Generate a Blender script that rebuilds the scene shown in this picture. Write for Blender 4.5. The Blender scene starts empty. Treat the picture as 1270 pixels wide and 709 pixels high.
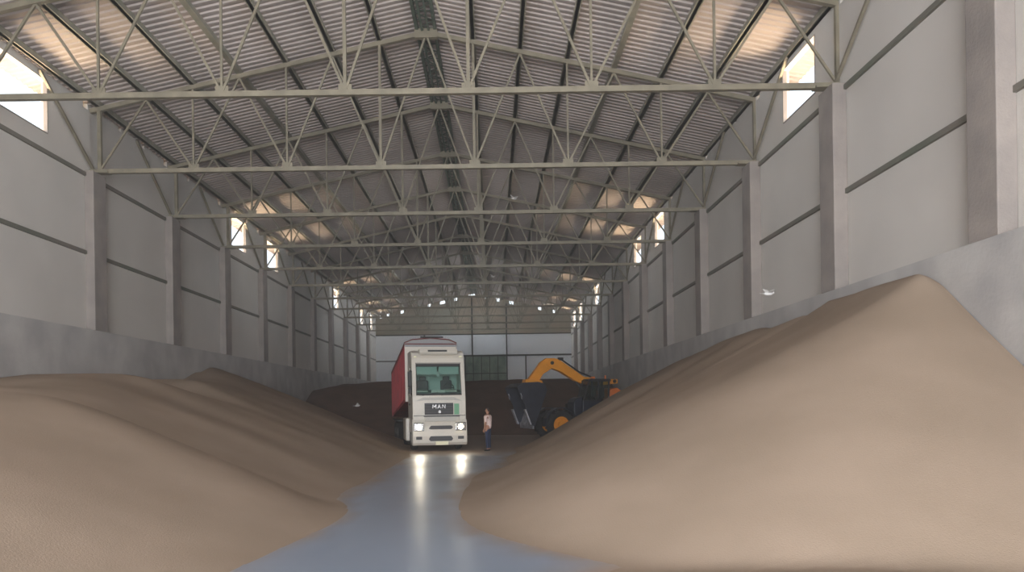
import bpy, bmesh, math, random
from mathutils import Vector, Matrix, Euler, noise
R = math.radians
random.seed(7)
sc = bpy.context.scene
COL = sc.collection

# ------------------------------------------------------------------ helpers
def lin(c):
    return tuple(((v/255)/12.92 if v/255 <= .04045 else ((v/255+.055)/1.055)**2.4) for v in c) + (1,)

def mat(name, rgb, rough=.7, metal=0, var=0, scale=3, rgb2=None, bump=0, bscale=60, spec=.5, emis=0, rough2=None, stretch=None, detail=4, soft=0):
    m = bpy.data.materials.new(name); m.use_nodes = True
    nt = m.node_tree; N = nt.nodes; L = nt.links
    p = N['Principled BSDF']
    p.inputs['Base Color'].default_value = lin(rgb)
    p.inputs['Roughness'].default_value = rough
    p.inputs['Metallic'].default_value = metal
    p.inputs['Specular IOR Level'].default_value = spec
    if emis:
        p.inputs['Emission Color'].default_value = lin(rgb); p.inputs['Emission Strength'].default_value = emis
    if var or rgb2 or bump or rough2 is not None:
        tc = N.new('ShaderNodeTexCoord'); mp = N.new('ShaderNodeMapping')
        L.new(tc.outputs['Object'], mp.inputs['Vector'])
        if stretch: mp.inputs['Scale'].default_value = stretch
        no = N.new('ShaderNodeTexNoise'); no.inputs['Scale'].default_value = scale; no.inputs['Detail'].default_value = detail
        L.new(mp.outputs[0], no.inputs['Vector'])
        if var or rgb2:
            c1 = lin(rgb); c2 = lin(rgb2) if rgb2 else tuple(max(0, v*(1-var)) for v in c1[:3])+(1,)
            rp = N.new('ShaderNodeValToRGB'); rp.color_ramp.elements[0].position = .35-soft; rp.color_ramp.elements[1].position = .65+soft
            rp.color_ramp.elements[0].color = c2; rp.color_ramp.elements[1].color = c1
            L.new(no.outputs['Fac'], rp.inputs[0]); L.new(rp.outputs[0], p.inputs['Base Color'])
        if rough2 is not None:
            mr = N.new('ShaderNodeMapRange'); mr.inputs[1].default_value = .38-soft; mr.inputs[2].default_value = .6+soft
            mr.inputs[3].default_value = rough2; mr.inputs[4].default_value = rough
            L.new(no.outputs['Fac'], mr.inputs[0]); L.new(mr.outputs[0], p.inputs['Roughness'])
        if bump:
            n2 = N.new('ShaderNodeTexNoise'); n2.inputs['Scale'].default_value = bscale; n2.inputs['Detail'].default_value = 5
            L.new(tc.outputs['Object'], n2.inputs['Vector'])
            b = N.new('ShaderNodeBump'); b.inputs['Strength'].default_value = bump; b.inputs['Distance'].default_value = .03
            L.new(n2.outputs['Fac'], b.inputs['Height']); L.new(b.outputs[0], p.inputs['Normal'])
    return m

M = {}
M['panel']    = mat('wall_panel', (206,201,195), .75, var=.07, scale=.6, spec=.3)
M['concrete'] = mat('concrete', (188,185,182), .85, rgb2=(166,163,162), scale=.9, bump=.25, bscale=14, detail=8)
M['column']   = mat('column_concrete', (155,146,140), .85, rgb2=(137,130,126), scale=1.4, bump=.3, bscale=20, detail=8)
M['steel']    = mat('painted_steel', (142,134,116), .5, metal=.1, rgb2=(122,116,101), scale=2.5)
M['purlin']   = mat('purlin_steel', (152,146,132), .55, metal=.1, rgb2=(128,128,114), scale=2)
M['ridge']    = mat('ridge_steel', (92,104,94), .55, rgb2=(72,86,76), scale=4)
M['girt']     = mat('girt_steel', (122,114,107), .7, rgb2=(100,104,92), scale=.5)
M['roof']     = mat('roof_sheet', (186,175,170), .55, metal=.1, rgb2=(170,160,155), scale=.45, spec=.5)
M['fascia']   = mat('soffit', (235,190,140), .7)
M['floor']    = mat('floor_concrete', (148,160,178), .40, rgb2=(137,149,166), scale=.5, bump=.03, bscale=6, rough2=.24, detail=2, soft=.3)
M['ground']   = mat('yard', (176,144,106), .9, var=.1, scale=.3)
M['grain']    = mat('grain_wheat', (163,145,128), .95, rgb2=(152,135,118), scale=.5, bump=.25, bscale=45, spec=.1, detail=9)
M['grain_d']  = mat('grain_brown', (112,88,76), .95, rgb2=(97,76,66), scale=.8, bump=.5, bscale=45, spec=.1)
M['gable']    = mat('gable_sheet', (150,148,132), .7, rgb2=(168,150,128), scale=.35)
M['backpan']  = mat('back_panel', (240,243,247), .6, var=.04, scale=.4)
M['gdoor']    = mat('green_door', (104,124,112), .6, rgb2=(140,158,140), scale=1.2)
M['darksteel']= mat('dark_steel', (50,52,50), .6)
M['white']    = mat('cab_white', (226,219,207), .3, var=.04, scale=2)
M['offwhite'] = mat('grey_white', (196,192,184), .5)
M['black']    = mat('black_plastic', (28,28,30), .55)
M['dgrey']    = mat('dark_grey', (66,66,68), .55)
M['rubber']   = mat('tyre_rubber', (30,30,32), .9, bump=.3, bscale=25)
M['glass']    = mat('tinted_glass', (24,44,46), .08, spec=.8)
M['red']      = mat('trailer_red', (178,34,44), .55, rgb2=(150,30,40), scale=1.5)
M['tarp']     = mat('tarp', (120,50,50), .8)
M['alu']      = mat('aluminium_grey', (158,158,160), .5)
M['chrome']   = mat('chrome', (200,200,200), .2, metal=1)
M['lens']     = mat('headlamp_lit', (255,232,186), .3, emis=45)
M['plate']    = mat('plate_yellowish', (255,250,214), .5)
M['sticker']  = mat('green_sticker', (120,178,140), .5)
M['orange']   = mat('loader_yellow', (232,150,28), .45, var=.1, scale=3)
M['orange2']  = mat('loader_orange', (216,112,40), .5, var=.1, scale=3)
M['bucket']   = mat('bucket_steel', (46,50,64), .4, metal=.3, rgb2=(36,39,50), scale=3)
M['shiny']    = mat('worn_edge', (214,212,216), .35, metal=.35, rgb2=(160,160,166), scale=4)
M['blueblack']= mat('blue_black', (26,34,50), .35)
M['skin']     = mat('skin', (176,128,104), .6)
M['shirt']    = mat('shirt', (232,206,198), .9, var=.12, scale=14)
M['jeans']    = mat('jeans', (42,52,80), .9, var=.2, scale=20)
M['hair']     = mat('hair', (48,38,34), .8)
M['shoe']     = mat('shoe', (24,22,24), .6)
M['bird']     = mat('bird_white', (236,234,232), .8)
M['interior'] = mat('cab_interior', (84,100,98), .8)
M['beige']    = mat('curtain_beige', (190,198,190), .9)

def windscreen():
    m = bpy.data.materials.new('windscreen'); m.use_nodes = True
    nt = m.node_tree; N = nt.nodes; L = nt.links
    for n in list(N):
        if n.type != 'OUTPUT_MATERIAL': N.remove(n)
    out = N['Material Output']
    t = N.new('ShaderNodeBsdfTransparent'); t.inputs[0].default_value = (.78,.90,.88,1)
    g = N.new('ShaderNodeBsdfGlossy'); g.inputs['Roughness'].default_value = .05
    fr = N.new('ShaderNodeFresnel'); fr.inputs[0].default_value = 1.6
    mx = N.new('ShaderNodeMixShader')
    L.new(fr.outputs[0], mx.inputs[0]); L.new(t.outputs[0], mx.inputs[1]); L.new(g.outputs[0], mx.inputs[2])
    L.new(mx.outputs[0], out.inputs[0])
    return m
M['screen'] = windscreen()

def tag(o, label=None, cat=None, group=None, kind=None):
    if label: o['label'] = label
    if cat: o['category'] = cat
    if group: o['group'] = group
    if kind: o['kind'] = kind
    return o

class MB:
    def __init__(s): s.bm = bmesh.new()
    def box(s, c, d, rot=None):
        r = bmesh.ops.create_cube(s.bm, size=1)
        Mx = Matrix.Translation(Vector(c)) @ ((rot if isinstance(rot, Matrix) else Euler(rot).to_matrix().to_4x4()) if rot is not None else Matrix()) @ Matrix.Diagonal((d[0], d[1], d[2], 1))
        bmesh.ops.transform(s.bm, matrix=Mx, verts=r['verts']); return s
    def span(s, x0, x1, y0, y1, z0, z1):
        return s.box(((x0+x1)/2, (y0+y1)/2, (z0+z1)/2), (abs(x1-x0), abs(y1-y0), abs(z1-z0)))
    def bar(s, a, b, w, h=None, up=(0,0,1)):
        a = Vector(a); b = Vector(b); d = b-a; L_ = d.length; z = d.normalized()
        u = Vector(up)
        if abs(z.dot(u)) > .98: u = Vector((0,1,0))
        x = u.cross(z).normalized(); y = z.cross(x)
        Mx = Matrix.Translation((a+b)/2) @ Matrix((x, y, z)).transposed().to_4x4() @ Matrix.Diagonal((w, h or w, L_, 1))
        r = bmesh.ops.create_cube(s.bm, size=1); bmesh.ops.transform(s.bm, matrix=Mx, verts=r['verts']); return s
    def tube(s, a, b, r1, r2=None, n=14):
        a = Vector(a); b = Vector(b); d = b-a
        q = d.to_track_quat('Z', 'Y').to_matrix().to_4x4()
        r = bmesh.ops.create_cone(s.bm, cap_ends=True, segments=n, radius1=r1, radius2=r1 if r2 is None else r2, depth=d.length)
        bmesh.ops.transform(s.bm, matrix=Matrix.Translation((a+b)/2) @ q, verts=r['verts']); return s
    def ball(s, c, r, sc_=(1,1,1), n=12):
        k = bmesh.ops.create_uvsphere(s.bm, u_segments=n*2, v_segments=n, radius=r)
        bmesh.ops.transform(s.bm, matrix=Matrix.Translation(Vector(c)) @ Matrix.Diagonal((*sc_, 1)), verts=k['verts']); return s
    def prism(s, pts, axis, a, b):
        """polygon pts (2D) extruded along axis from a to b; axis 'x': pts=(y,z); 'y': (x,z); 'z': (x,y)"""
        def P(p, t): return {'x': (t, p[0], p[1]), 'y': (p[0], t, p[1]), 'z': (p[0], p[1], t)}[axis]
        A = [s.bm.verts.new(P(p, a)) for p in pts]; B = [s.bm.verts.new(P(p, b)) for p in pts]
        n = len(pts); f = [s.bm.faces.new(A), s.bm.faces.new(B[::-1])]
        for i in range(n): f.append(s.bm.faces.new((A[i], B[i], B[(i+1)%n], A[(i+1)%n])))
        bmesh.ops.recalc_face_normals(s.bm, faces=f); return s
    def lathe(s, c, prof, axis, n=28):
        """prof: (radius, along) closed ring profile about the axis through c"""
        rings = []
        ax = {'x': 0, 'y': 1, 'z': 2}[axis]; o = [i for i in range(3) if i != ax]
        for k in range(n):
            t = 2*math.pi*k/n; ring = []
            for (r, h) in prof:
                v = [0,0,0]; v[ax] = c[ax]+h; v[o[0]] = c[o[0]]+r*math.cos(t); v[o[1]] = c[o[1]]+r*math.sin(t)
                ring.append(s.bm.verts.new(v))
            rings.append(ring)
        fs = []
        m = len(prof)
        for k in range(n):
            A = rings[k]; B = rings[(k+1)%n]
            for j in range(m): fs.append(s.bm.faces.new((A[j], A[(j+1)%m], B[(j+1)%m], B[j])))
        bmesh.ops.recalc_face_normals(s.bm, faces=fs); return s
    def build(s, name, m, parent=None, label=None, smooth=False, bevel=0, kind=None):
        me = bpy.data.meshes.new(name); s.bm.to_mesh(me); s.bm.free()
        me.materials.append(m)
        o = bpy.data.objects.new(name, me); COL.objects.link(o)
        if parent: o.parent = parent
        if label: o['label'] = label
        if kind: o['kind'] = kind
        if smooth:
            for p in me.polygons: p.use_smooth = True
        if bevel:
            b = o.modifiers.new('b', 'BEVEL'); b.width = bevel; b.segments = 3; b.limit_method = 'ANGLE'; b.angle_limit = R(40)
        return o

def empty(name, loc, rz=0, label=None, cat=None, group=None):
    o = bpy.data.objects.new(name, None); COL.objects.link(o)
    o.location = loc; o.rotation_euler = (0, 0, rz); o.empty_display_size = .2
    return tag(o, label, cat, group)

KIDS = {}
def copy_tree(o, parent=None):
    c = o.copy(); COL.objects.link(c); c.parent = parent
    for ch in [k for k in bpy.data.objects if k.parent == o and k != c]: copy_tree(ch, c)
    return c

# ------------------------------------------------------------------ main sizes
XL, XR = -13.32, 8.82          # wall panel faces
CL, CR = -13.02, 8.47          # column / base wall faces
XC = -2.1                      # ridge line
LEDGE_L, LEDGE_R = 4.5, 4.62
BEAM = 9.8
Y0, Y1 = -12.0, 85.0
BAY = 6.0
def Yk(k): return 18.95 + BAY*(k-1)
def ztc(x): return 14.28 - .22*abs(x-XC)      # top chord centre
def zroof(x): return ztc(x) + .27             # roof sheet
WIN = [1, 4, 5, 8, 10, 11]                    # bays with a high window
WZ0, WZ1 = 10.2, 11.78
def win_span(k): return Yk(k)+1.35, Yk(k)+3.6

# ------------------------------------------------------------------ setting
g = MB(); g.span(-90, 90, -70, 160, -.5, -.3); g.build('ground', M['ground'], kind='structure')

def side_wall(side):
    s = -1 if side == 'left' else 1
    xi = XL if s < 0 else XR; xo = xi + s*.18
    led = LEDGE_L if s < 0 else LEDGE_R
    top = zroof(xi) - .06
    w = MB()
    w.span(xi, xo, Y0, Y1, led-.2, WZ0)
    y = Y0
    for k in WIN:
        a, b = win_span(k)
        w.span(xi, xo, y, a, WZ0, WZ1); y = b
    w.span(xi, xo, y, Y1, WZ0, WZ1)
    # band under the eave, with small daylight gaps beside the truss ends
    gaps = []
    for k in range(1, 12):
        gaps.append((Yk(k)-.42, Yk(k)-.14, .30))
        if k in (2, 3, 4, 5, 7, 9) :
            gaps.append((Yk(k)+1.9, Yk(k)+2.1, .20)); gaps.append((Yk(k)+3.7, Yk(k)+3.88, .20))
    y = Y0
    for a, b, h in sorted(gaps):
        w.span(xi, xo, y, a, WZ1, top)
        w.span(xi, xo, a, b, WZ1-.01, WZ1+.04 if h > .25 else WZ1+.1)
        y = b
    w.span(xi, xo, y, Y1, WZ1, top)
    wall = w.build('wall_'+side, M['panel'], kind='structure')
    xb = CL if s < 0 else CR
    b = MB().span(xb, xo, Y0, Y1, -.1, led); b.build('concrete_base', M['concrete'], wall, kind='structure')
    # vertical panel joints
    for i, k in enumerate(WIN):
        a, c = win_span(k)
        f = MB(); t = .03; xa, xz = xi - s*.02, xi + s*.10
        f.span(xa, xz, a, a+t, WZ0, WZ1); f.span(xa, xz, c-t, c, WZ0, WZ1)
        f.span(xa, xz, a, c, WZ0, WZ0+t)
        f.build('window_%d' % (i+1+(0 if s < 0 else 6)), M['column'], kind='structure')
    return wall
side_wall('left'); side_wall('right')

# back wall: panels, door, gable
zb = 9.85
w = MB()
DX0, DX1, DZ = -3.25, 1.42, 7.35
w.span(XL, DX0, Y1, Y1+.2, 0, DZ); w.span(DX1, XR, Y1, Y1+.2, 0, DZ); w.span(XL, XR, Y1, Y1+.2, DZ, zb)
wb = w.build('wall_back', M['backpan'], kind='structure')
gm = MB()
gaps = [(-12.7,.3),(-11.9,.3),(-10.3,.35),(-7.2,.35),(-5.7,.6),(-4.2,.35),(-2.35,.8),(-.7,.3),(.6,.4),(2.1,.45),(3.75,.25),(5.3,.35),(6.95,.3)]
xs = sorted(set([XL, XC, XR] + [g_[0]-g_[1]/2 for g_ in gaps] + [g_[0]+g_[1]/2 for g_ in gaps]))
for a, b in zip(xs[:-1], xs[1:]):
    mid = (a+b)/2; cut = any(abs(mid-g_[0]) < g_[1]/2 for g_ in gaps)
    dz = .42 if cut else .04
    gm.prism([(a, zb), (b, zb), (b, zroof(b)-dz), (a, zroof(a)-dz)], 'y', Y1, Y1+.15)
gm.build('gable', M['gable'], wb, kind='structure')
d = MB(); d.span(DX0, DX1, Y1+.03, Y1+.13, 0, DZ)
dr = d.build('door_1', M['gdoor'], kind='structure')
f = MB()
for i in range(1, 5): f.span(DX0+(DX1-DX0)*i/5-.04, DX0+(DX1-DX0)*i/5+.04, Y1-.03, Y1+.04, 0, DZ)
for z in (1.5, 3.4, 5.4): f.span(DX0, DX1, Y1-.03, Y1+.04, z-.05, z+.05)
f.build('door_frame', M['darksteel'], dr)
t = MB()
t.span(XL, XR, Y1-.1, Y1, zb-.06, zb+.06)
t.span(DX0-.6, XR, Y1-.12, Y1, DZ-.02, DZ+.16); t.span(XL, DX0-.6, Y1-.08, Y1, 6.85, 6.97)
for x, z0, z1 in ((-2.4, DZ, zroof(-2.4)-.5), (1.5, 0, zroof(1.5)-.5), (DX0, 0, DZ), (3.65, 0, DZ), (-7.8, DZ, zb)):
    t.span(x-.07, x+.07, Y1-.1, Y1, z0, z1)
t.build('trim_1', M['darksteel'], kind='structure')

# front wall behind the camera with the open doorway the daylight comes through
w = MB(); FX0, FX1, FZ = -9.0, 5.0, 8.6
w.span(XL, FX0, Y0-.2, Y0, 0, FZ); w.span(FX1, XR, Y0-.2, Y0, 0, FZ)
for a, b in ((XL, XC), (XC, XR)):
    w.prism([(a, FZ), (b, FZ), (b, zroof(b)-.04), (a, zroof(a)-.04)], 'y', Y0-.2, Y0)
w.build('wall_front', M['panel'], kind='structure')

# roof: real corrugated sheets on both slopes, ribs running from ridge to eave
def roof():
    bm = bmesh.new(); p = .27
    for s in (-1, 1):
        xe = (XL-.95) if s < 0 else (XR+.95)
        xsx = [XC, (XC+xe)/2, xe]
        prev = None; y = Y0-.5
        prof = []
        while y < Y1+.7:
            prof += [(y, 0), (y+p*.38, 0), (y+p*.5, .042), (y+p*.88, .042)]
            y += p
        rows = []
        for (yy, dz) in prof:
            rows.append([bm.verts.new((x, yy, zroof(x)+dz)) for x in xsx])
        for A, B in zip(rows[:-1], rows[1:]):
            for j in range(2): bm.faces.new((A[j], B[j], B[j+1], A[j+1]))
    bmesh.ops.recalc_face_normals(bm, faces=bm.faces)
    me = bpy.data.meshes.new('ceiling'); bm.to_mesh(me); bm.free(); me.materials.append(M['roof'])
    o = bpy.data.objects.new('ceiling', me); COL.objects.link(o); o['kind'] = 'structure'
    return o
roof()

# ------------------------------------------------------------------ columns
ordn = ['nearest', 'second', 'third', 'fourth', 'fifth', 'sixth', 'seventh', 'eighth', 'ninth', 'tenth', 'eleventh', 'twelfth']
def column_mesh(side):
    s = -1 if side == 'left' else 1
    xi = (CL if s < 0 else CR); xo = (XL if s < 0 else XR)
    m = MB(); led = LEDGE_L if s < 0 else LEDGE_R
    m.span(min(xi, xo), max(xi, xo), -.4, .4, led, BEAM-.06)
    o = m.build('concrete_column', M['column'], bevel=.02)
    return o
for side in ('left', 'right'):
    proto = column_mesh(side); ks = range(0, 12) if side == 'right' else range(2, 12)
    for i, k in enumerate(ks):
        o = proto if i == 0 else proto.copy()
        if i: COL.objects.link(o)
        o.location = (0, Yk(k), 0)
        tag(o, 'square concrete column on the %s wall, %s' % (side, ('nearest to the camera' if i == 0 else ('%s from the camera' % ordn[i] if i < len(ks)-1 else 'the farthest, beside the back wall'))), 'column', 'concrete columns along the %s wall' % side)

# ------------------------------------------------------------------ girts (horizontal rails on the walls)
for side in ('left', 'right'):
    s = -1 if side == 'left' else 1
    xi = XL if s < 0 else XR
    for z, nm in ((7.05, 'middle'), (9.62, 'upper')):
        m = MB()
        for k in range(-1, 12):
            m.span(xi - s*.07, xi, Yk(k)+.4, min(Yk(k+1)-.4, Y1), z-.06, z+.06)
        o = m.build('wall_rail', M['girt'])
        tag(o, 'thin horizontal steel rail along the %s wall, %s' % (side, 'halfway up the panels' if nm == 'middle' else 'just under the column tops'), 'rail')

# ------------------------------------------------------------------ trusses
NX = [-13.0 + 21.8/7*i for i in range(8)]
def make_truss():
    root = empty('roof_truss', (XC, 0, BEAM))
    def P(x, z): return (x-XC, 0, z-BEAM)
    MB().span(XL-XC, XR-XC, -.07, .07, -.06, .08).build('bottom_chord', M['steel'], root)
    for s, xe in ((-1, XL+.02), (1, XR-.02)):
        MB().bar(P(XC, ztc(XC)), P(xe, ztc(xe)), .14, .14, up=(0,1,0)).build('top_chord', M['steel'], root)
    MB().box((0, 0, ztc(XC)-BEAM-.04), (.75, .18, .3)).build('ridge_plate', M['steel'], root)
    zc = BEAM + .04
    for i in range(8):
        x = NX[i]
        MB().bar(P(x, zc), P(x, ztc(x)-.04), .06 if i not in (3, 4) else .085).build('vertical', M['steel'], root)
        if i > 0:
            xm = x-21.8/14
            MB().bar(P(x, zc), P(xm, ztc(xm)-.05), .06).build('diagonal', M['steel'], root)
        if i < 7:
            xm = x+21.8/14
            MB().bar(P(x, zc), P(xm, ztc(xm)-.05), .06).build('diagonal', M['steel'], root)
        if 0 < i < 7:
            MB().box(P(x, zc+.09), (.34, .03, .2)).build('gusset_plate', M['steel'], root)
    for s, x in ((-1, XL+.08), (1, XR-.08)):
        MB().bar((x-XC, 0, .1), (x-XC, -2.9, ztc(x)-BEAM+.1), .08).build('eave_brace', M['steel'], root)
        MB().box((x-s*.25-XC, 0, -.03), (.6, .3, .06)).build('bearing_plate', M['steel'], root)
        MB().bar((NX[0 if s < 0 else 7]-XC, 0, .06), (NX[0 if s < 0 else 7]-XC, 0, ztc(x)-BEAM), .12).build('end_post', M['steel'], root)
    return root
tr = make_truss()
for i, k in enumerate(range(1, 12)):
    o = tr if i == 0 else copy_tree(tr)
    o.location = (XC, Yk(k), BEAM)
    where = ['nearest to the camera', 'second from the camera', 'third from the camera', 'fourth from the camera', 'fifth from the camera', 'sixth from the camera', 'middle one of the eleven', 'eighth from the camera', 'third from the back gable', 'second from the back gable', 'closest to the back gable'][i]
    tag(o, 'green-grey steel roof truss with fan webs, ' + where, 'truss', 'steel roof trusses')

# ------------------------------------------------------------------ purlins
for side in (-1, 1):
    for j in range(1, 8):
        x = XC + side*10.9/7*j
        if j == 7: x = (XR-.05) if side > 0 else (XL+.3)
        m = MB(); z = ztc(x)+.07
        m.span(x-.055, x+.055, Y0+.1, Y1-.05, z, z+.2)
        m.span(x-.09, x+.09, Y0+.1, Y1-.05, z, z+.02)
        o = m.build('roof_purlin', M['purlin'])
        sd = 'right' if side > 0 else 'left'
        if j == 7: lab = 'long steel eave purlin running along the top of the %s wall' % sd
        else: lab = 'long steel purlin under the %s roof slope, %s' % (sd, 'next to the ridge' if j == 1 else '%s out from the ridge' % ordn[j-1])
        tag(o, lab, 'purlin', 'roof purlins')
rl = empty('ridge_girder', (XC, Y0, ztc(XC)), 0, 'dark green double lattice girder running along the roof ridge', 'girder')
LR = Y1-.05-Y0
for s in (-1, 1):
    MB().span(s*.3-.05, s*.3+.05, .1, LR, .06, .24).build('rail', M['ridge'], rl)
m = MB(); y = .1; i = 0
while y < LR-.6:
    m.bar((-.3 if i % 2 else .3, y, .12), (.3 if i % 2 else -.3, y+.55, .12), .05, .02)
    m.bar((-.3, y, .16), (.3, y, .16), .05, .02)
    y += .55; i += 1
m.build('lacing', M['ridge'], rl)
m = MB(); m.span(-.16, -.08, .1, LR, .02, .06).span(.06, .12, .1, LR, .02, .06)
m.build('cable_run', M['ridge'], rl)

# ------------------------------------------------------------------ grain heaps (one height grid, split by heap)
def itab(t, v):
    if v <= t[0][0]: return t[0][1]
    for (a, p), (b, q) in zip(t[:-1], t[1:]):
        if v <= b:
            u = (v-a)/(b-a); u = u*u*(3-2*u); return p+(q-p)*u
    return t[-1][1]
def smin(a, b, k): 
    m_ = min(a, b); return m_ - k*math.log(math.exp(-(a-m_)/k)+math.exp(-(b-m_)/k))
RAW = False
def foot(u, k=.07):
    if RAW: return u
    return u + k*math.log1p(math.exp(-u/k)) if u > 0 else k*math.log1p(math.exp(u/k))
def seg(x, y, a, b):
    ax, ay = a; bx, by = b; dx, dy = bx-ax, by-ay
    t = max(0, min(1, ((x-ax)*dx+(y-ay)*dy)/(dx*dx+dy*dy+1e-9)))
    return math.hypot(x-ax-t*dx, y-ay-t*dy)
def nz(x, y, s, a, off=0): return a*noise.noise(Vector((x*s+off, y*s, off)))
def hA(x, y):
    d = seg(x, y, (-10.2, 5.5), (-9.4, 12.6)) + nz(x, y, .25, .25, 3)
    return foot(smin(.50*(6.3-d), 2.28, .22), .1)
def hB(x, y):
    dy = max(0, y-37.0, 15.5-y)
    Rr = itab([(16, 9.4), (20, 9.45), (24, 9.6), (31, 9.25), (36.5, 8.75), (40, 8.7)], y)
    d = math.hypot(x+13.02, dy) + nz(x, y, .22, .4, 11) + nz(x*.4, y*1.6, .35, .18, 5)
    cap = itab([(16, 2.4), (19, 2.75), (21.5, 2.95), (24.6, 2.15), (27.0, 2.98), (29.5, 2.98), (31, 3.1), (33, 3.5), (35, 4.0), (40, 4.0)], y)
    return foot(smin(.425*(Rr-d), cap, .12), .07)
def hC(x, y):
    d = seg(x, y, (8.2, 14.3), (8.3, 18.6)) + nz(x, y, .3, .12, 21)
    r = 8.65
    return foot(.468*(r-d) + .30*math.exp(-d/1.1) - .24*max(0, 14.4-y)*math.exp(-max(0, 8.45-x)/2.2), .07)
def hC2(x, y):
    d = math.hypot(x-3.9, y-5.9) + nz(x, y, .9, .25, 9)
    return foot(.10*(3.6-d), .02)
def hD(x, y):
    dy = max(0, y-32.0, 20.5-y)
    Rr = itab([(20, 8.1), (25, 8.0), (31, 7.6), (33, 7.5)], y)
    d = math.hypot(x-8.6, dy) + nz(x, y, .3, .2, 31) + nz(x*.4, y*1.4, .4, .12, 41)
    cap = itab([(19, 4.5), (22, 4.05), (24, 4.25), (28, 3.98), (33, 3.8)], y)
    return foot(smin(.545*(Rr-d), cap, .12), .07)
def hE(x, y):
    yf = 46.5 + nz(x, 0, .3, 1.2, 51)
    cap = itab([(-13, 3.15), (-11, 3.55), (-8, 3.75), (-2, 3.7), (3, 3.75), (8.5, 3.7)], x) + nz(x, y, .5, .12, 61)
    return foot(smin(.42*(y-yf), cap, .15), .06)
heaps = [('A', lambda x, y: hA(x, y) if y < 24 else 0), ('B', lambda x, y: hB(x, y) if 9 < y < 52 else 0),
         ('C', lambda x, y: max(hC(x, y), hC2(x, y)*(4 if RAW else 1)) if y < 30 else 0), ('D', lambda x, y: hD(x, y) if 12 < y < 50 else 0), ('E', lambda x, y: hE(x, y) if y > 40 else 0)]
# the floor, with the film of grain dust that lies round the heaps and where the lorry drives
def sst(v): v = max(0, min(1, v)); return v*v*(3-2*v)
def dust(x, y):
    global RAW
    RAW = True
    u = max(h(x, y) for _, h in heaps if h(x, y) != 0) if any(h(x, y) != 0 for _, h in heaps) else -9
    RAW = False
    n = noise.noise(Vector((x*.9, y*.45, 3)))*.5 + noise.noise(Vector((x*2.5, y*1.4, 9)))*.25
    a = sst(1 + u/.42 + n*1.0)
    b = sst((y-26.0+n*3)/4)*.88
    c = .28*sst(.4+n*1.6)*sst((y-9)/12)
    return max(a, b, c)
bm = bmesh.new(); FXs = [CL-.4] + [CL + (CR-CL)*i/90 for i in range(91)] + [CR+.45]
FYs = [Y0] + [v*.25 for v in range(16, 180)] + [50, 60, 70, Y1+.3]
dl_ = bm.verts.layers.float.new('dust'); rows = []
for y in FYs:
    row = []
    for x in FXs:
        v = bm.verts.new((x, y, 0)); v[dl_] = dust(x, y) if 3 < y < 46 else (0 if y < 4 else .9); row.append(v)
    rows.append(row)
for A, B in zip(rows[:-1], rows[1:]):
    for j in range(len(FXs)-1): bm.faces.new((A[j], A[j+1], B[j+1], B[j]))
for e in [e for e in bm.edges if e.is_boundary]: pass
ex = bmesh.ops.extrude_edge_only(bm, edges=[e for e in bm.edges if e.is_boundary])
for v in [g_ for g_ in ex['geom'] if isinstance(g_, bmesh.types.BMVert)]: v.co.z = -.25
me = bpy.data.meshes.new('floor'); bm.to_mesh(me); bm.free(); me.materials.append(M['floor'])
fo = bpy.data.objects.new('floor', me); COL.objects.link(fo); fo['kind'] = 'structure'
nt = M['floor'].node_tree; p_ = nt.nodes['Principled BSDF']
at_ = nt.nodes.new('ShaderNodeAttribute'); at_.attribute_name = 'dust'
mx_ = nt.nodes.new('ShaderNodeMix'); mx_.data_type = 'RGBA'
nt.links.new(at_.outputs['Fac'], mx_.inputs['Factor']); nt.links.new(p_.inputs['Base Color'].links[0].from_socket, mx_.inputs['A'])
mx_.inputs['B'].default_value = lin((160,140,122)); nt.links.new(mx_.outputs['Result'], p_.inputs['Base Color'])
mr_ = nt.nodes.new('ShaderNodeMix'); mr_.data_type = 'FLOAT'
nt.links.new(at_.outputs['Fac'], mr_.inputs['Factor']); nt.links.new(p_.inputs['Roughness'].links[0].from_socket, mr_.inputs['A'])
mr_.inputs['B'].default_value = .7; nt.links.new(mr_.outputs['Result'], p_.inputs['Roughness'])

nxg = 150; xsg = [CL+.022 + (CR-CL-.044)*i/(nxg-1) for i in range(nxg)]
ysg = []; y = -2.0
while y < Y1:
    ysg.append(y); y += .15 if y < 36 else (.2 if y < 60 else 1.0)
ysg.append(Y1-.13)
H = []; W = []
for y in ysg:
    hr = []; wr = []
    for x in xsg:
        v = [h(x, y) for _, h in heaps]; mx = max(v); hr.append(mx); wr.append(v.index(mx))
    H.append(hr); W.append(wr)
labels = {'A': 'pale wheat-coloured grain heap in the near left foreground', 'B': 'long brown grain bank against the left wall, behind the near left heap',
          'C': 'tall peaked grain heap in the right foreground against the right wall', 'D': 'grain bank along the right wall between the tall near peak and the loader',
          'E': 'dark brown grain heap across the far end behind the truck'}
for i, (nm, _) in enumerate(heaps):
    bm = bmesh.new(); vs = {}
    def V(a, b):
        if (a, b) not in vs: vs[(a, b)] = bm.verts.new((xsg[b], ysg[a], H[a][b]-.012))
        return vs[(a, b)]
    for a in range(len(ysg)-1):
        for b in range(nxg-1):
            q = [(a, b), (a, b+1), (a+1, b+1), (a+1, b)]
            if W[a][b] != i or max(H[c][d_] for c, d_ in q) < .014: continue
            bm.faces.new([V(*c) for c in q])
    me = bpy.data.meshes.new('grain_heap'); bm.to_mesh(me); bm.free()
    me.materials.append(M['grain_d' if nm == 'E' else 'grain'])
    for p in me.polygons: p.use_smooth = abs(p.normal.z) > .3
    o = bpy.data.objects.new('grain_heap', me); COL.objects.link(o)
    tag(o, labels[nm], 'grain heap')

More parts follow.
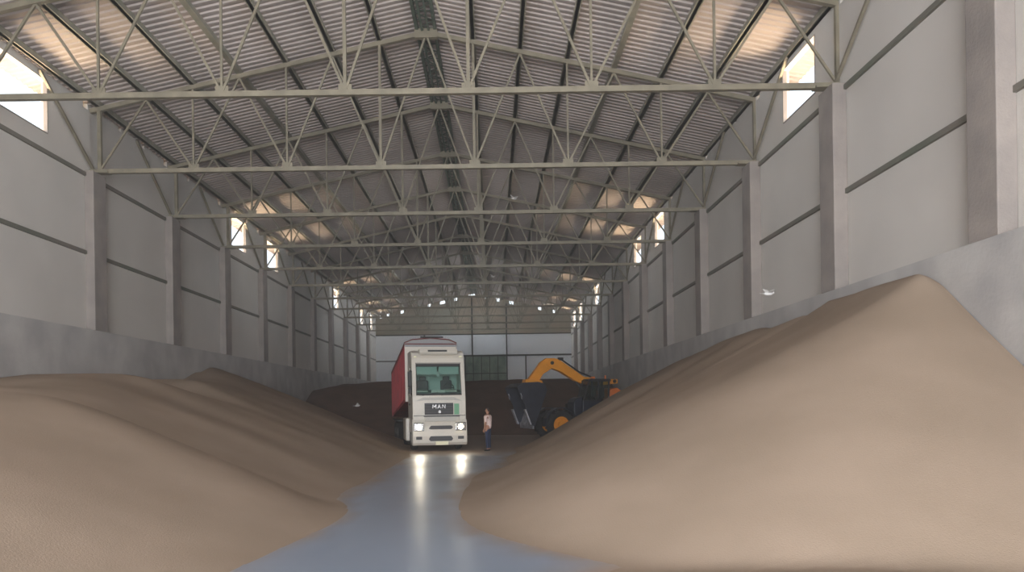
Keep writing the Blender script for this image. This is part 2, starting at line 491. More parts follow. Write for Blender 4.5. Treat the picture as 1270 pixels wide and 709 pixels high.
# ------------------------------------------------------------------ truck
def wheel(parent, x, y, r, w, rim_mat, name='wheel', side=1):
    t = MB(); k = w/2
    t.lathe((x, y, r), [(r*.58, -k*.9), (r*.9, -k), (r*.985, -k*.8), (r, -k*.5), (r, k*.5), (r*.985, k*.8), (r*.9, k), (r*.58, k*.9)], 'x')
    o = t.build(name, M['rubber'], parent, smooth=True)
    h = MB(); s = side
    h.lathe((x, y, r), [(r*.6, -k*.8), (r*.6, k*.8), (r*.52, k*.8), (r*.5, k*.3), (r*.22, s*k*.3+.0), (r*.2, s*k*.75), (.01, s*k*.75), (.01, -k*.1), (r*.5, -k*.3), (r*.52, -k*.8)], 'x', 20)
    for j in range(8):
        a = j*math.pi/4; h.tube((x+s*k*.3, y+math.cos(a)*r*.34, r+math.sin(a)*r*.34), (x+s*k*.42, y+math.cos(a)*r*.34, r+math.sin(a)*r*.34), .03, n=6)
    h.build('rim', rim_mat, o)
    return o

def make_truck():
    T = empty('truck', (-2.27, 31.0, 0), R(11), 'white lorry tractor with lit headlamps pulling a red tipping trailer', 'truck')
    # cab shell, hollow, built of pressed panels
    hw = 1.19; c = MB()
    c.prism([(.02, 1.02), (.0, 1.7), (.03, 2.3), (.16, 2.34), (.2, 1.02)], 'x', -hw, hw)                 # lower front
    c.prism([(.30, 3.6), (.36, 3.85), (.5, 4.08), (.85, 4.2), (2.25, 4.2), (2.25, 4.1), (.9, 4.1), (.55, 3.98), (.42, 3.6)], 'x', -hw, hw)  # header and roof
    for s in (-1, 1):
        c.prism([(.03, 2.25), (.30, 3.65), (.48, 3.65), (.22, 2.25)], 'x', s*hw, s*(hw-.2))              # pillar
        c.prism([(.12, 1.02), (.12, 2.3), (.5, 2.3), (1.35, 2.3), (1.35, 3.5), (.55, 3.5), (.40, 3.6), (.6, 4.12), (2.25, 4.15), (2.25, 1.02)], 'x', s*hw, s*(hw-.06))
    c.span(-hw, hw, 2.2, 2.26, 1.02, 4.15)
    c.span(-hw, hw, .1, 2.25, 1.0, 1.1)
    cab = c.build('cab', M['white'], T, bevel=.03)
    # screen and interior
    m = MB(); m.prism([(.055, 2.32), (.325, 3.62), (.335, 3.62), (.065, 2.32)], 'x', -.99, .99)
    m.build('windscreen', M['screen'], T)
    m = MB(); m.prism([(.045, 2.27), (.065, 2.37), (.1, 2.37), (.08, 2.27)], 'x', -1.02, 1.02); m.prism([(.29, 3.5), (.312, 3.66), (.36, 3.66), (.34, 3.5)], 'x', -1.02, 1.02)
    for s in (-1, 1): m.prism([(.04, 2.3), (.305, 3.64), (.36, 3.64), (.09, 2.3)], 'x', s*1.03, s*.985)
    m.build('screen_seal', M['black'], T)
    m = MB(); m.prism([(.2, 2.1), (.2, 2.42), (.5, 2.52), (.7, 2.4), (.7, 2.1)], 'x', -1.1, 1.1)
    dash = m.build('dashboard', M['interior'], T)
    MB().box((.55, .36, 2.5), (.55, .2, .04), (R(20), 0, 0)).box((-.72, .34, 2.49), (.5, .2, .03), (R(18), 0, 0)).build('papers', M['white'], dash)
    m = MB(); cy, cz = .85, 2.62
    for j in range(20):
        a0 = 2*math.pi*j/20; a1 = 2*math.pi*(j+1)/20
        m.tube((.55+.24*math.cos(a0), cy+.1*math.sin(a0), cz+.2*math.sin(a0)), (.55+.24*math.cos(a1), cy+.1*math.sin(a1), cz+.2*math.sin(a1)), .02, n=6)
    m.bar((.31, cy, cz), (.79, cy, cz), .04).build('steering_wheel', M['black'], T)
    for s in (-1, 1):
        MB().box((s*.55, 1.45, 2.0), (.55, .5, .18)).box((s*.55, 1.72, 2.5), (.52, .16, .95), (R(-8), 0, 0)).box((s*.55, 1.76, 3.05), (.3, .12, .2)).build('seat', M['dgrey'], T, bevel=.04)
    MB().span(-1.1, 1.1, 2.1, 2.15, 1.2, 4.05).build('rear_curtain', M['beige'], T)
    m = MB(); m.span(-.95, -.04, .42, .46, 3.18, 3.55); m.span(.04, .95, .42, .46, 3.18, 3.55); m.build('sun_blind', M['beige'], T)
    MB().box((0, .3, 3.18), (.12, .06, .22)).build('camera_unit', M['offwhite'], T)
    MB().box((-.02, .2, 2.47), (.62, .02, .11), (R(12), 0, 0)).build('name_board', M['white'], T)
    for x0, x1 in ((-.75, -.05), (.1, .8)):
        MB().bar((x0, .02, 2.3), (x1, .06, 2.42), .025).build('wiper', M['black'], T)
    for s in (-1, 1):
        m = MB(); m.prism([(.6, 2.34), (.6, 3.4), (1.3, 3.4), (1.3, 2.34)], 'x', s*(hw-.02), s*(hw-.03)); m.build('door_window', M['glass'], T)
        MB().span(s*hw, s*(hw+.03), 1.3, 1.42, 1.9, 1.98).build('door_handle', M['black'], T)
    # roof visor and marker lamps
    m = MB(); m.prism([(.12, 3.98), (.02, 4.08), (.1, 4.22), (.5, 4.24), (.5, 4.1)], 'x', -.85, .85)
    vis = m.build('roof_visor', M['white'], T, bevel=.02)
    MB().box((-.05, .03, 4.14), (.85, .05, .07)).build('visor_slot', M['black'], vis)
    for x in (-1.02, 1.02): MB().box((x, .33, 3.92), (.12, .06, .06)).build('marker_lamp', M['plate'], T)
    # front face
    g_ = MB(); g_.span(-.66, .62, -.03, .02, 1.5, 1.98); gr = g_.build('grille', M['dgrey'], T, bevel=.01)
    s_ = MB()
    for i in range(4): s_.span(-.64, .60, -.05, -.02, 1.54+i*.11, 1.565+i*.11)
    s_.build('grille_slats', M['black'], gr)
    s_ = MB(); s_.prism([(-1.08, 2.06), (-.72, 2.22), (.66, 2.22), (1.02, 2.06), (.6, 2.1), (-.66, 2.1)], 'y', -.035, .02); s_.build('upper_trim', M['offwhite'], T)
    # letters on the grille
    def letter(paths, ox, oz, hgt, mb):
        for (a, b) in paths: mb.bar((ox+a[0]*hgt, -.062, oz+a[1]*hgt), (ox+b[0]*hgt, -.062, oz+b[1]*hgt), .03, .02, up=(0,1,0))
    b = MB(); hh = .16; zz = 1.76
    letter([((0,0),(0,1)), ((0,1),(.45,.3)), ((.45,.3),(.9,1)), ((.9,1),(.9,0))], -.30, zz, hh, b)
    letter([((0,0),(.4,1)), ((.4,1),(.8,0)), ((.15,.35),(.65,.35))], -.08, zz, hh, b)
    letter([((0,0),(0,1)), ((0,1),(.75,0)), ((.75,0),(.75,1))], .13, zz, hh, b)
    b.build('badge_letters', M['chrome'], gr, 'silver letters reading MAN on the grille')
    MB().tube((0, -.045, 1.62), (0, -.075, 1.62), .06).build('badge_emblem', M['chrome'], gr)
    MB().span(.66, .88, -.035, 0, 1.5, 1.95).build('sticker', M['sticker'], T, 'pale green square sticker')
    # bumper
    m = MB(); m.prism([(.0, .24), (-.1, .35), (-.12, .62), (-.1, 1.02), (.0, 1.3), (.35, 1.3), (.35, .24)], 'x', -1.22, 1.22)
    bp = m.build('bumper', M['white'], T, bevel=.04)
    MB().span(-.66, .86, -.12, .0, 1.22, 1.42).build('step_panel', M['offwhite'], bp, bevel=.02)
    m = MB(); m.span(-.7, .9, -.09, .02, 1.42, 1.455); m.span(-1.15, 1.15, -.04, .02, 1.455, 1.475); m.build('panel_gap', M['dgrey'], bp)
    m = MB(); m.prism([(-.5,.93),(-.4,1.05),(.5,1.05),(.58,.98),(.5,.9),(-.4,.9)], 'y', -.14, -.05); m.build('air_slot', M['dgrey'], bp)
    m = MB(); m.prism([(-.5,.5),(-.42,.62),(.5,.62),(.58,.5),(.5,.42),(-.42,.42)], 'y', -.15, -.05); m.build('air_slot', M['dgrey'], bp)
    MB().box((.08, -.155, .33), (.56, .02, .15)).build('number_plate', M['plate'], bp)
    for s in (-1, 1):
        hx = s*.93
        m = MB(); m.span(hx-.24, hx+.24, -.125, -.0, .82, 1.18); hl = m.build('headlamp', M['chrome'], T, bevel=.04)
        MB().lathe((hx, -.13, 1.0), [(.01,-.035),(.09,-.025),(.115,.0),(.115,.01),(.01,.01)], 'y', 18).build('lamp_lens', M['lens'], hl, 'lit white lamp')
        MB().box((hx, -.125, .55), (.26, .04, .12)).build('fog_lamp', M['dgrey'], bp)
        # mirrors
        if s > 0: continue
        m = MB(); m.bar((s*1.16, .3, 3.3), (s*1.27, .12, 3.3), .04).bar((s*1.16, .3, 2.55), (s*1.27, .12, 2.55), .04).bar((s*1.27, .12, 2.5), (s*1.27, .12, 3.35), .04)
        ma = m.build('mirror_arm', M['black'], T)
        MB().box((s*1.29, .1, 2.98), (.17, .12, .62)).box((s*1.29, .1, 2.5), (.15, .12, .24)).build('mirror', M['black'], ma, bevel=.03)
    # chassis and tanks
    MB().span(-.45, .45, .4, 6.4, .75, 1.0).build('chassis', M['dgrey'], T)
    for s in (-1, 1):
        m = MB(); m.span(s*1.2, s*.65, .55, 2.3, .75, 1.02); m.build('wheel_arch', M['white'], T, bevel=.03)
        m = MB(); m.span(s*1.34, s*.7, 2.0, 3.5, .35, 1.35); m.build('side_tank', M['white'], T, bevel=.06)
        m = MB(); m.span(s*1.2, s*.9, .12, .6, .35, .5).span(s*1.18, s*.9, .18, .6, .68, .78); m.build('step', M['white'], T)
        wheel(T, s*1.02, 1.35, .52, .31, M['offwhite'], side=s)
        wheel(T, s*.95, 4.9, .52, .5, M['dgrey'], side=s)
        for yy in (9.6, 10.9, 12.2): wheel(T, s*1.02, yy, .5, .36, M['offwhite'], side=s)
        MB().span(s*1.24, s*.7, 8.9, 12.9, 1.06, 1.12).build('mudguard', M['black'], T)
    # trailer with a slightly raised red body (hinged at the rear)
    MB().span(-.5, -.35, 3.9, 13.2, 1.06, 1.2).span(.5, .35, 3.9, 13.2, 1.06, 1.2).span(-.5, .5, 8.8, 9.0, 1.06, 1.2).span(-.5, .5, 13.0, 13.2, .8, 1.2).build('trailer_frame', M['dgrey'], T)
    MB().tube((0, 3.35, 1.1), (0, 3.35, 1.9), .11).build('tipping_ram', M['chrome'], T)
    for s in (-1, 1): MB().bar((s*.8, 6.6, .2), (s*.8, 6.6, 1.1), .12).build('landing_leg', M['dgrey'], T)
    L_ = 10.5; a = R(-4.6)
    rot = Matrix.Translation((0, 13.4, 1.22)) @ Matrix.Rotation(a, 4, 'X')
    def rb(mb): bmesh.ops.transform(mb.bm, matrix=rot, verts=mb.bm.verts); return mb
    bh = 2.62
    m = MB()
    for s in (-1, 1):
        m.span(s*1.24, s*1.2, -L_, 0, 0, bh)
        m.span(s*1.27, s*1.2, -L_, 0, bh-.12, bh); m.span(s*1.27, s*1.2, -L_, 0, 0, .16)
        n = 13
        for i in range(n+1): m.span(s*1.275, s*1.22, -L_+i*(L_-.08)/n, -L_+i*(L_-.08)/n+.08, 0, bh)
    m.span(-1.24, 1.24, -L_, 0, 0, .06); m.span(-1.24, 1.24, -.06, 0, 0, bh)
    body = rb(m).build('trailer_body', M['red'], T)
    rb(MB().span(-1.26, 1.26, -L_-.06, -L_, .0, bh+.05)).build('headboard', M['white'], body)
    m = MB()
    prof = [(-1.27, bh-.1), (-1.29, bh+.02), (-.9, bh+.16), (0, bh+.24), (.9, bh+.16), (1.29, bh+.02), (1.27, bh-.1), (1.22, bh-.02), (.88, bh+.1), (0, bh+.18), (-.88, bh+.1), (-1.22, bh-.02)]
    m.prism(prof, 'y', -L_-.05, .05)
    rb(m).build('roof_sheet', M['tarp'], body)
    for i in range(6):
        m = MB(); yy = -L_ + i*L_/5
        for p, q in zip([(-1.28, bh+.03), (-.9, bh+.18), (0, bh+.26), (.9, bh+.18)], [(-.9, bh+.18), (0, bh+.26), (.9, bh+.18), (1.28, bh+.03)]):
            m.bar((p[0], yy-.06, p[1]), (q[0], yy-.06, q[1]), .07, .05)
        rb(m).build('roof_bow', M['offwhite'], body)
    m = MB(); m.prism([(-1.28, bh+.0), (-.9, bh+.15), (0, bh+.22), (.9, bh+.15), (1.28, bh+.0), (1.24, bh-.14), (-1.24, bh-.14)], 'y', -L_-.08, -L_-.05)
    rb(m).build('front_gable', M['alu'], body)
    m = MB()
    for p, q in zip([(-1.28, bh+.03), (-.9, bh+.18), (0, bh+.26), (.9, bh+.18)], [(-.9, bh+.18), (0, bh+.26), (.9, bh+.18), (1.28, bh+.03)]): m.bar((p[0], -L_-.12, p[1]), (q[0], -L_-.12, q[1]), .05, .04)
    m.bar((-1.26, -L_-.12, bh-.02), (1.26, -L_-.12, bh-.02), .05, .04)
    rb(m).build('gable_trim', M['tarp'], body)
    rb(MB().span(-.5, .6, -L_-.3, -L_-.22, bh+.24, bh+.3)).build('catwalk_rail', M['black'], body)
    return T
TR = make_truck(); TR.scale = (.93, 1, 1)

# ------------------------------------------------------------------ loader
def make_loader():
    T = empty('telescopic_loader', (3.24, 40.9, 0), R(-75), 'yellow telescopic loader with black cab and raised boom holding a grain bucket', 'loader')
    # local: front is -Y, left side (towards the camera) is +X... 
    def P(u, z): return (-u, z)      # (y, z) for prisms along x; u = forward distance from the front axle
    for s in (-1, 1):
        for u in (0, -3.1):
            wheel(T, s*1.0, -u, .76, .5, M['orange'], side=s)
            m = MB(); n = 22     # tread lugs
            for j in range(n):
                a_ = 2*math.pi*j/n
                for q in (-1, 1):
                    m.box((s*1.0+q*.13, -u+.765*math.cos(a_+q*.07), .76+.765*math.sin(a_+q*.07)), (.2, .07, .05), Matrix.Rotation(a_-math.pi/2, 4, 'X'))
            m.build('tyre_tread', M['rubber'], T)
    MB().tube((-1, 0, .76), (1, 0, .76), .12).tube((-1, 3.1, .76), (1, 3.1, .76), .12).build('axle', M['black'], T)
    m = MB(); m.prism([P(.55, .7), P(.55, 1.15), P(-.2, 1.5), P(-1.2, 1.55), P(-4.1, 1.6), P(-4.1, .75), P(-1.5, .55)], 'x', -.55, .55)
    m.build('main_frame', M['black'], T, bevel=.04)
    m = MB(); m.prism([P(-.75, 1.05), P(-.75, 1.95), P(-.9, 2.15), P(-1.25, 2.25), P(-1.25, 1.0)], 'x', .1, 1.12); m.build('front_cover', M['blueblack'], T, bevel=.06)
    for s in (-1, 1):
        m = MB()
        for j in range(7):
            a0 = R(-5+j*27); a1 = R(-5+(j+1)*27)
            m.bar((s*1.0, -.92*math.cos(a0), .76+.92*math.sin(a0)), (s*1.0, -.92*math.cos(a1), .76+.92*math.sin(a1)), .04, .55, up=(1,0,0))
        m.build('front_fender', M['blueblack'], T)
    # cab on the camera side
    x0, x1 = .12, 1.12
    m = MB(); m.prism([P(-1.25, .85), P(-1.25, 2.05), P(-2.8, 2.05), P(-2.8, .85)], 'x', x0, x1); m.build('cab_base', M['blueblack'], T, bevel=.05)
    cabf = MB()
    post = [((-1.3, 2.0), (-1.65, 3.1)), ((-2.15, 2.0), (-2.2, 3.15)), ((-2.75, 2.0), (-2.8, 3.1))]
    for x in (x0+.04, x1-.04):
        for a_, b_ in post: cabf.bar((x, -a_[0], a_[1]), (x, -b_[0], b_[1]), .08)
        cabf.bar((x, 1.3, 2.02), (x, 2.75, 2.02), .08)
    cabf.prism([P(-1.55, 3.08), P(-1.7, 3.2), P(-2.85, 3.18), P(-2.9, 3.06)], 'x', x0-.03, x1+.03)
    cf = cabf.build('cab_frame', M['black'], T)
    g2 = MB(); g2.prism([P(-1.32, 2.05), P(-1.65, 3.06), P(-2.76, 3.06), P(-2.73, 2.05)], 'x', x1-.05, x1-.035); g2.prism([P(-1.32, 2.05), P(-1.65, 3.06), P(-2.76, 3.06), P(-2.73, 2.05)], 'x', x0+.035, x0+.05)
    g2.prism([P(-1.3, 2.05), P(-1.63, 3.06), P(-1.645, 3.06), P(-1.315, 2.05)], 'x', x0+.05, x1-.05); g2.build('cab_glass', M['screen'], cf)
    MB().box((.62, 2.3, 2.15), (.5, .5, .15)).box((.62, 2.55, 2.45), (.48, .14, .6)).build('driver_seat', M['black'], T, bevel=.03)
    MB().tube((.62, 1.7, 2.3), (.62, 1.75, 2.33), .2).build('steering_wheel', M['black'], T)
    MB().box((1.0, 1.9, 3.26), (.12, .2, .1)).tube((.7, 2.75, 3.18), (.7, 2.75, 3.38), .05).build('roof_lamp', M['orange2'], T)
    # rear engine cover in orange
    m = MB(); m.prism([P(-2.86, 1.5), P(-2.86, 2.6), P(-3.3, 2.72), P(-3.75, 2.4), P(-3.8, 1.5)], 'x', -.9, 1.05); m.build('rear_cover', M['orange2'], T, bevel=.08)
    m = MB(); m.span(-.9, -.25, 1.0, 3.2, 1.0, 1.9); m.build('engine_bay', M['black'], T, bevel=.06)
    # boom
    xb = -.08
    def bx(pts, w, nm, mt, par=T, xc=xb): 
        q = MB(); q.prism([P(*p) for p in pts], 'x', xc-w/2, xc+w/2); return q.build(nm, mt, par, bevel=.03)
    boom = bx([(-3.75, 2.96), (-3.75, 3.2), (-2.5, 3.22), (-1.75, 3.34), (-.45, 4.2), (-.15, 4.34), (.2, 4.3), (.42, 4.0), (.1, 3.8), (-.4, 3.62), (-1.3, 3.08), (-1.9, 2.88), (-2.6, 2.86)], .42, 'boom', M['orange'])
    bx([(-.1, 4.36), (.4, 4.36), (.72, 4.15), (1.3, 3.4), (1.55, 3.1), (.95, 2.95), (.6, 3.5), (.1, 3.8)], .36, 'jib', M['orange'])
    bx([(.65, 2.78), (.7, 3.14), (1.2, 3.24), (1.65, 3.22), (1.72, 2.84), (1.4, 2.72)], .6, 'carriage', M['orange'])
    for yy, z, r in ((3.55, 3.08, .1), (-.1, 4.1, .1), (-1.3, 2.98, .07)): MB().tube((xb-.25, yy, z), (xb+.25, yy, z), r).build('pivot_pin', M['black'], T)
    m = MB(); m.tube((xb, 2.6, 1.7), (xb, 1.6, 2.75), .1).tube((xb, 1.6, 2.75), (xb, 1.2, 3.25), .06); m.build('lift_ram', M['dgrey'], T)
    m = MB(); m.tube((xb+.14, 2.2, 3.32), (xb+.14, 1.5, 3.6), .045).tube((xb+.14, 1.5, 3.6), (xb+.14, .5, 4.26), .045).box((xb+.1, .42, 4.32), (.1, .3, .16)); m.build('hose_run', M['black'], boom)
    m = MB()
    for u, z in ((-1.6, 3.2), (-1.1, 3.5), (-.6, 3.85)): m.tube((xb+.17, -u, z), (xb+.2, -u, z), .05)
    m.build('boom_bolts', M['black'], boom)
    # bucket, tipped so that its edge points down
    pr = [(.75, 2.86), (1.15, 3.02), (2.1, 2.98), (2.45, 2.72), (1.78, .8), (1.52, .72)]
    xw0, xw1 = -1.15, 1.15
    sh = MB()
    out = [(.78, 2.75), (.9, 2.92), (1.2, 3.02), (2.05, 2.98)]
    path = [(1.5, .72), (1.1, 1.75), (.78, 2.6), (.9, 2.92), (1.25, 3.02), (2.1, 2.98), (2.42, 2.78)]
    for a_, b_ in zip(path[:-1], path[1:]):
        p0 = (0, -a_[0], a_[1]); p1 = (0, -b_[0], b_[1]); sh.bar(p0, p1, xw1-xw0, .05, up=(0,1,0) if False else (0,0,1))
    bk = sh.build('bucket', M['bucket'], T)
    for x in (xw0, xw1):
        m = MB(); m.prism([P(*p) for p in [(1.5, .72), (1.1, 1.75), (.78, 2.6), (.9, 2.92), (1.25, 3.02), (2.1, 2.98), (2.42, 2.78), (2.0, 1.9), (1.74, .78)]], 'x', x-.025, x+.025); m.build('side_plate', M['bucket'], bk)
        m = MB(); m.bar((x+.03, -2.36, 2.6), (x+.03, -1.98, 1.85), .03, .07, up=(1,0,0)); m.build('side_rib', M['bucket'], bk)
        m = MB(); m.bar((x, -2.02, 1.6), (x, -1.72, .8), .07, .3, up=(1,0,0)); m.bar((x, -2.14, 2.15), (x, -2.24, 2.45), .062, .06, up=(1,0,0)); m.build('side_edge', M['shiny'], bk, 'worn bright steel')
    m = MB(); m.bar((xw0, -1.55, .72), (xw1, -1.55, .72), .07, .30).bar((0, -1.58, .78), (0, -1.3, 1.5), xw1-xw0-.1, .03); m.build('cutting_edge', M['shiny'], bk, 'worn bright steel')
    return T
make_loader()

# ------------------------------------------------------------------ person
def skin_mesh(name, verts, edges, radii, m, parent=None, root=0, sub=2):
    me = bpy.data.meshes.new(name); me.from_pydata(verts, edges, []); o = bpy.data.objects.new(name, me); COL.objects.link(o)
    me.materials.append(m)
    if parent: o.parent = parent
    sk = o.modifiers.new('skin', 'SKIN'); sk.use_smooth_shade = True
    for i, r in enumerate(radii):
        v = me.skin_vertices[0].data[i]; v.radius = r if isinstance(r, tuple) else (r, r); v.use_root = (i == root)
    s = o.modifiers.new('s', 'SUBSURF'); s.levels = sub; s.render_levels = sub
    return o
def make_person():
    # local: faces -X (towards the truck's side), stands at the origin, 1.76 m tall
    T = empty('person', (-.27, 30.55, 0), R(-25), 'person standing beside the lorry in a pale pink shirt and dark blue jeans', 'person')
    def chain(name, pts, m, par=T, root=0, edges=None):
        return skin_mesh(name, [p[:3] for p in pts], edges or [(i, i+1) for i in range(len(pts)-1)], [p[3] for p in pts], m, par, root)
    # body (head, neck, hands, trunk): one continuous skin-coloured figure
    V = [(0,0,.95,.11), (0,0,1.12,(.125,.09)), (-.005,0,1.3,(.15,.095)), (0,0,1.43,(.12,.09)), (.0,0,1.5,.055), (-.01,0,1.56,.058), (-.02,0,1.63,(.078,.088)), (-.012,0,1.705,(.07,.082)), (-.01,0,1.745,.04),
         (0,.17,1.42,.055), (.0,.225,1.28,.045), (.015,.24,1.13,.04), (-.03,.235,.98,.032), (-.065,.23,.9,.026), (-.075,.228,.84,(.016,.036)),
         (0,-.17,1.42,.055), (.0,-.225,1.28,.045), (.02,-.245,1.13,.04), (-.025,-.24,.98,.032), (-.06,-.235,.9,.026), (-.07,-.232,.84,(.016,.036)),
         (0,.095,.86,.09), (-.01,.1,.68,.075), (-.015,.105,.5,.058), (.0,.11,.3,.055), (.01,.115,.1,.04), (-.05,.12,.04,.035), (-.13,.12,.03,.03),
         (0,-.095,.86,.09), (.01,-.1,.68,.075), (.0,-.105,.5,.058), (.02,-.11,.3,.055), (.035,-.115,.1,.04), (-.02,-.12,.04,.035), (-.1,-.12,.03,.03)]
    E = [(0,1),(1,2),(2,3),(3,4),(4,5),(5,6),(6,7),(7,8),(3,9),(9,10),(10,11),(11,12),(12,13),(13,14),(3,15),(15,16),(16,17),(17,18),(18,19),(19,20),
         (0,21),(21,22),(22,23),(23,24),(24,25),(25,26),(26,27),(0,28),(28,29),(29,30),(30,31),(31,32),(32,33),(33,34)]
    body = chain('body', V, M['skin'], edges=E)
    for s in (1, -1):
        k = 14 if s > 0 else 20; c = V[k]
        for j in range(4):
            oy = (j-1.5)*.0; ox = (j-1.5)*.019; ln = (.07, .082, .078, .06)[j]
            chain('finger', [(c[0]+ox, c[1], c[2]+.01, .009), (c[0]+ox*1.1-.004, c[1]-s*.004, c[2]-ln*.5, .0085), (c[0]+ox*1.1-.008, c[1]-s*.018, c[2]-ln, .007)], M['skin'], body)
        chain('thumb', [(c[0]-.03, c[1], c[2]+.035, .011), (c[0]-.05, c[1]-s*.01, c[2]+.005, .010), (c[0]-.052, c[1]-s*.018, c[2]-.025, .008)], M['skin'], body)
    # face
    f = MB(); f.ball((-.108, 0, 1.635), .014, (1.1, .8, 1.6), 6)
    f.build('nose', M['skin'], body, smooth=True)
    for s in (1, -1):
        MB().ball((-.098, s*.031, 1.66), .011, n=5).build('eye', M['shoe'], body, smooth=True)
        MB().ball((-.005, s*.083, 1.64), .02, (.9, .4, 1.5), 6).build('ear', M['skin'], body, smooth=True)
    MB().ball((-.098, 0, 1.585), .016, (.35, 1.4, .35), 6).build('mouth', M['tarp'], body, smooth=True)
    chain('hair', [(.035, 0, 1.6, (.05,.06)), (.035, 0, 1.67, (.068,.078)), (.0, 0, 1.725, (.072,.082)), (-.035, 0, 1.745, (.045,.06))], M['hair'])
    # clothes
    S = [(0,0,.86,(.165,.13)), (0,0,1.1,(.16,.122)), (-.005,0,1.3,(.182,.126)), (0,0,1.435,(.13,.1)), (0,0,1.475,(.075,.07)),
         (0,.175,1.42,.072), (.0,.23,1.28,.062), (.01,.24,1.16,.06), (0,-.175,1.42,.072), (.0,-.23,1.28,.062), (.015,-.245,1.16,.06)]
    chain('shirt', S, M['shirt'], edges=[(0,1),(1,2),(2,3),(3,4),(3,5),(5,6),(6,7),(3,8),(8,9),(9,10)])
    J = [(0,0,.96,(.145,.112)), (0,0,.88,(.15,.12)), (0,.09,.78,.105), (-.01,.1,.6,.086), (-.013,.107,.42,.073), (.0,.112,.22,.07), (.01,.115,.09,.066),
         (0,-.09,.78,.105), (.01,-.1,.6,.086), (.003,-.107,.42,.073), (.025,-.112,.22,.07), (.035,-.115,.09,.066)]
    chain('jeans', J, M['jeans'], edges=[(0,1),(1,2),(2,3),(3,4),(4,5),(5,6),(1,7),(7,8),(8,9),(9,10),(10,11)])
    for s, ox in ((1, 0), (-1, .03)):
        chain('shoe', [(.045+ox, s*.115, .05, .05), (-.04+ox, s*.12, .05, .048), (-.12+ox, s*.122, .038, (.045,.036)), (-.17+ox, s*.122, .034, (.035,.03))], M['shoe'])
    return T
make_person()

# ------------------------------------------------------------------ birds in the air
def bird(loc, rz, bank, label, sc_=1):
    T = empty('flying_bird', loc, rz, label, 'bird', 'small white birds flying in the hall')
    T.rotation_euler = (bank, 0, rz); T.scale = (sc_,)*3
    b = MB(); b.ball((0,0,0), .06, (2.3, .9, .85), 8); b.ball((.14, 0, .03), .035, (1.1, .9, .9), 6)
    b.build('body', M['bird'], T, smooth=True)
    MB().prism([(-.1, -.03), (-.1, .03), (-.24, .06), (-.24, -.06)], 'z', -.005, .005).build('tail', M['bird'], T)
    MB().tube((.17, 0, .03), (.205, 0, .025), .01, .002, n=6).build('beak', M['dgrey'], T)
    for s in (-1, 1):
        w = MB(); w.prism([(.09, s*.03), (.07, s*.2), (-.01, s*.34), (-.05, s*.2), (-.07, s*.03)], 'z', .008, .02)
        bmesh.ops.rotate(w.bm, verts=w.bm.verts, cent=(0,0,0), matrix=Matrix.Rotation(s*R(20), 3, 'X'))
        w.build('wing', M['bird'], T)
def at(px, py, d):   # point on the ray through a photo pixel at depth d
    a = R(.8); dx = px-613; dy = 501-py
    x = dx*math.cos(a) + dy*math.sin(a); z = -dx*math.sin(a) + dy*math.cos(a)
    return (x*d/930, d, 1.9+z*d/930)
bird(at(637, 246, 33), R(35), R(20), 'white bird flying high between the roof trusses right of the centre', 1.0)
bird(at(611, 343, 50), R(40), R(15), 'tiny white bird flying near the middle of the dark roof', 1.0)
bird(at(953, 364, 19), R(10), R(10), 'white bird gliding in front of the right wall above the grain', .9)
bird(at(443, 503, 40), R(5), R(10), 'white bird flying low over the dark heap left of the lorry', .9)

# ------------------------------------------------------------------ light
w = bpy.data.worlds.new('world'); sc.world = w; w.use_nodes = True
bg = w.node_tree.nodes['Background']; bg.inputs[0].default_value = (.86, .93, 1.0, 1); bg.inputs[1].default_value = 1.6

def area(name, loc, rot, sx, sy, power=0, color=(1,1,1), portal=False):
    l = bpy.data.lights.new(name, 'AREA'); l.shape = 'RECTANGLE'; l.size = sx; l.size_y = sy; l.energy = power; l.color = color
    if portal: l.cycles.is_portal = True
    o = bpy.data.objects.new(name, l); COL.objects.link(o); o.location = loc; o.rotation_euler = rot
    return o
# portals only guide the sampling of the sky through the real openings
area('door_portal', ((FX0+FX1)/2, Y0-.25, FZ/2), (R(90), 0, 0), FX1-FX0, FZ, portal=True)
for k in WIN:
    a, b = win_span(k); yc = (a+b)/2; zc = (WZ0+WZ1)/2
    area('window_portal', (XL-.2, yc, zc), (0, R(-90), 0), WZ1-WZ0, b-a, portal=True)
    area('window_portal', (XR+.2, yc, zc), (0, R(90), 0), WZ1-WZ0, b-a, portal=True)
    # warm light bounced up from the sunlit yard outside each high window
    for s, x in ((-1, XL), (1, XR)):
        area('yard_bounce', (x+s*2.6, yc, 9.1), (0, R(180)-s*R(52), 0), 1.8, 2.6, power=250, color=(1, .77, .50)).data.spread = R(90)
        area('window_daylight', (x+s*3.0, yc, 10.5), (0, s*R(90), 0), 2.2, 4.0, power=190 * (2.8 if k >= 8 else 1), color=(.86, .93, 1)).data.spread = R(60)
# daylight from the open doorway
dl = area('doorway_daylight', ((FX0+FX1)/2, Y0-.5, FZ/2), (R(90), 0, 0), FX1-FX0, FZ, power=9300, color=(.93, .96, 1.0))
area('front_yard_bounce', ((FX0+FX1)/2, Y0-3.5, -.1), (R(145), 0, 0), FX1-FX0+4, 5, power=5200, color=(1, .93, .84))
sun = bpy.data.lights.new('sun', 'SUN'); sun.energy = 3.5; sun.angle = R(.5); sun.color = (1, .93, .82)
so = bpy.data.objects.new('sun', sun); COL.objects.link(so); so.rotation_euler = (R(12), R(6), 0)
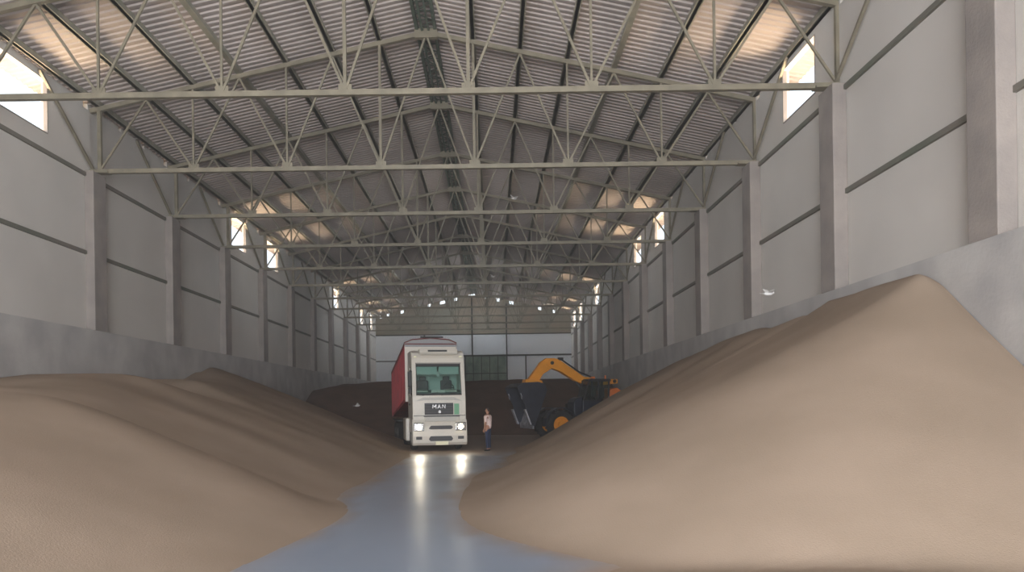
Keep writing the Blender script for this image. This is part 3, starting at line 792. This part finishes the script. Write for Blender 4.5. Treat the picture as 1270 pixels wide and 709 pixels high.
# headlamp beams
for s in (-1, 1):
    l = bpy.data.lights.new('headlamp_beam', 'SPOT'); l.energy = 60; l.spot_size = R(70); l.spot_blend = .8; l.shadow_soft_size = .1; l.color = (1, .93, .78)
    o = bpy.data.objects.new('headlamp_beam', l); COL.objects.link(o)
    c, s_ = math.cos(R(11)), math.sin(R(11)); lx, ly = s*.865, -.25
    o.location = (-2.27 + lx*c - ly*s_, 31.0 + lx*s_ + ly*c, 1.0); o.rotation_euler = (R(84), 0, R(180+10))

# ------------------------------------------------------------------ dust haze hanging in the hall
HAZE = 0.0028
if HAZE:
    hm = bpy.data.materials.new('dust_haze'); hm.use_nodes = True
    for n in list(hm.node_tree.nodes):
        if n.type != 'OUTPUT_MATERIAL': hm.node_tree.nodes.remove(n)
    vsn = hm.node_tree.nodes.new('ShaderNodeVolumeScatter'); vsn.inputs['Color'].default_value = (1, .95, .92, 1)
    vsn.inputs['Density'].default_value = HAZE; vsn.inputs['Anisotropy'].default_value = .2
    hm.node_tree.links.new(vsn.outputs[0], hm.node_tree.nodes['Material Output'].inputs['Volume'])
    hz = MB(); hz.prism([(CL+.02, .02), (CR-.02, .02), (CR-.02, BEAM+1.9), (XC, 14.0), (CL+.02, BEAM+1.9)], 'y', Y0+.1, Y1-.15)
    ho = hz.build('dust_haze', hm); ho['kind'] = 'stuff'; ho['label'] = 'thin dusty haze filling the whole hall'; ho['category'] = 'haze'

# ------------------------------------------------------------------ camera
cam = bpy.data.cameras.new('camera'); co = bpy.data.objects.new('camera', cam); COL.objects.link(co)
cam.sensor_width = 36; cam.lens = 930/1270*36; cam.clip_end = 400
cam.shift_x = (635-613)/1270; cam.shift_y = (501-354.5)/1270
co.matrix_world = Matrix.Translation((0, 0, 1.9)) @ Matrix.Rotation(R(90), 4, 'X') @ Matrix.Rotation(R(-.8), 4, 'Z')
sc.camera = co
vs_ = sc.view_settings; sc.display_settings.display_device = 'sRGB'
vs_.view_transform = 'Standard'; vs_.look = 'None'; vs_.gamma = 1; vs_.exposure = 0.0; vs_.use_curve_mapping = False
cy = sc.cycles; cy.use_denoising = True; cy.max_bounces = 10; cy.diffuse_bounces = 6; cy.sample_clamp_indirect = 8; cy.caustics_reflective = False; cy.caustics_refractive = False
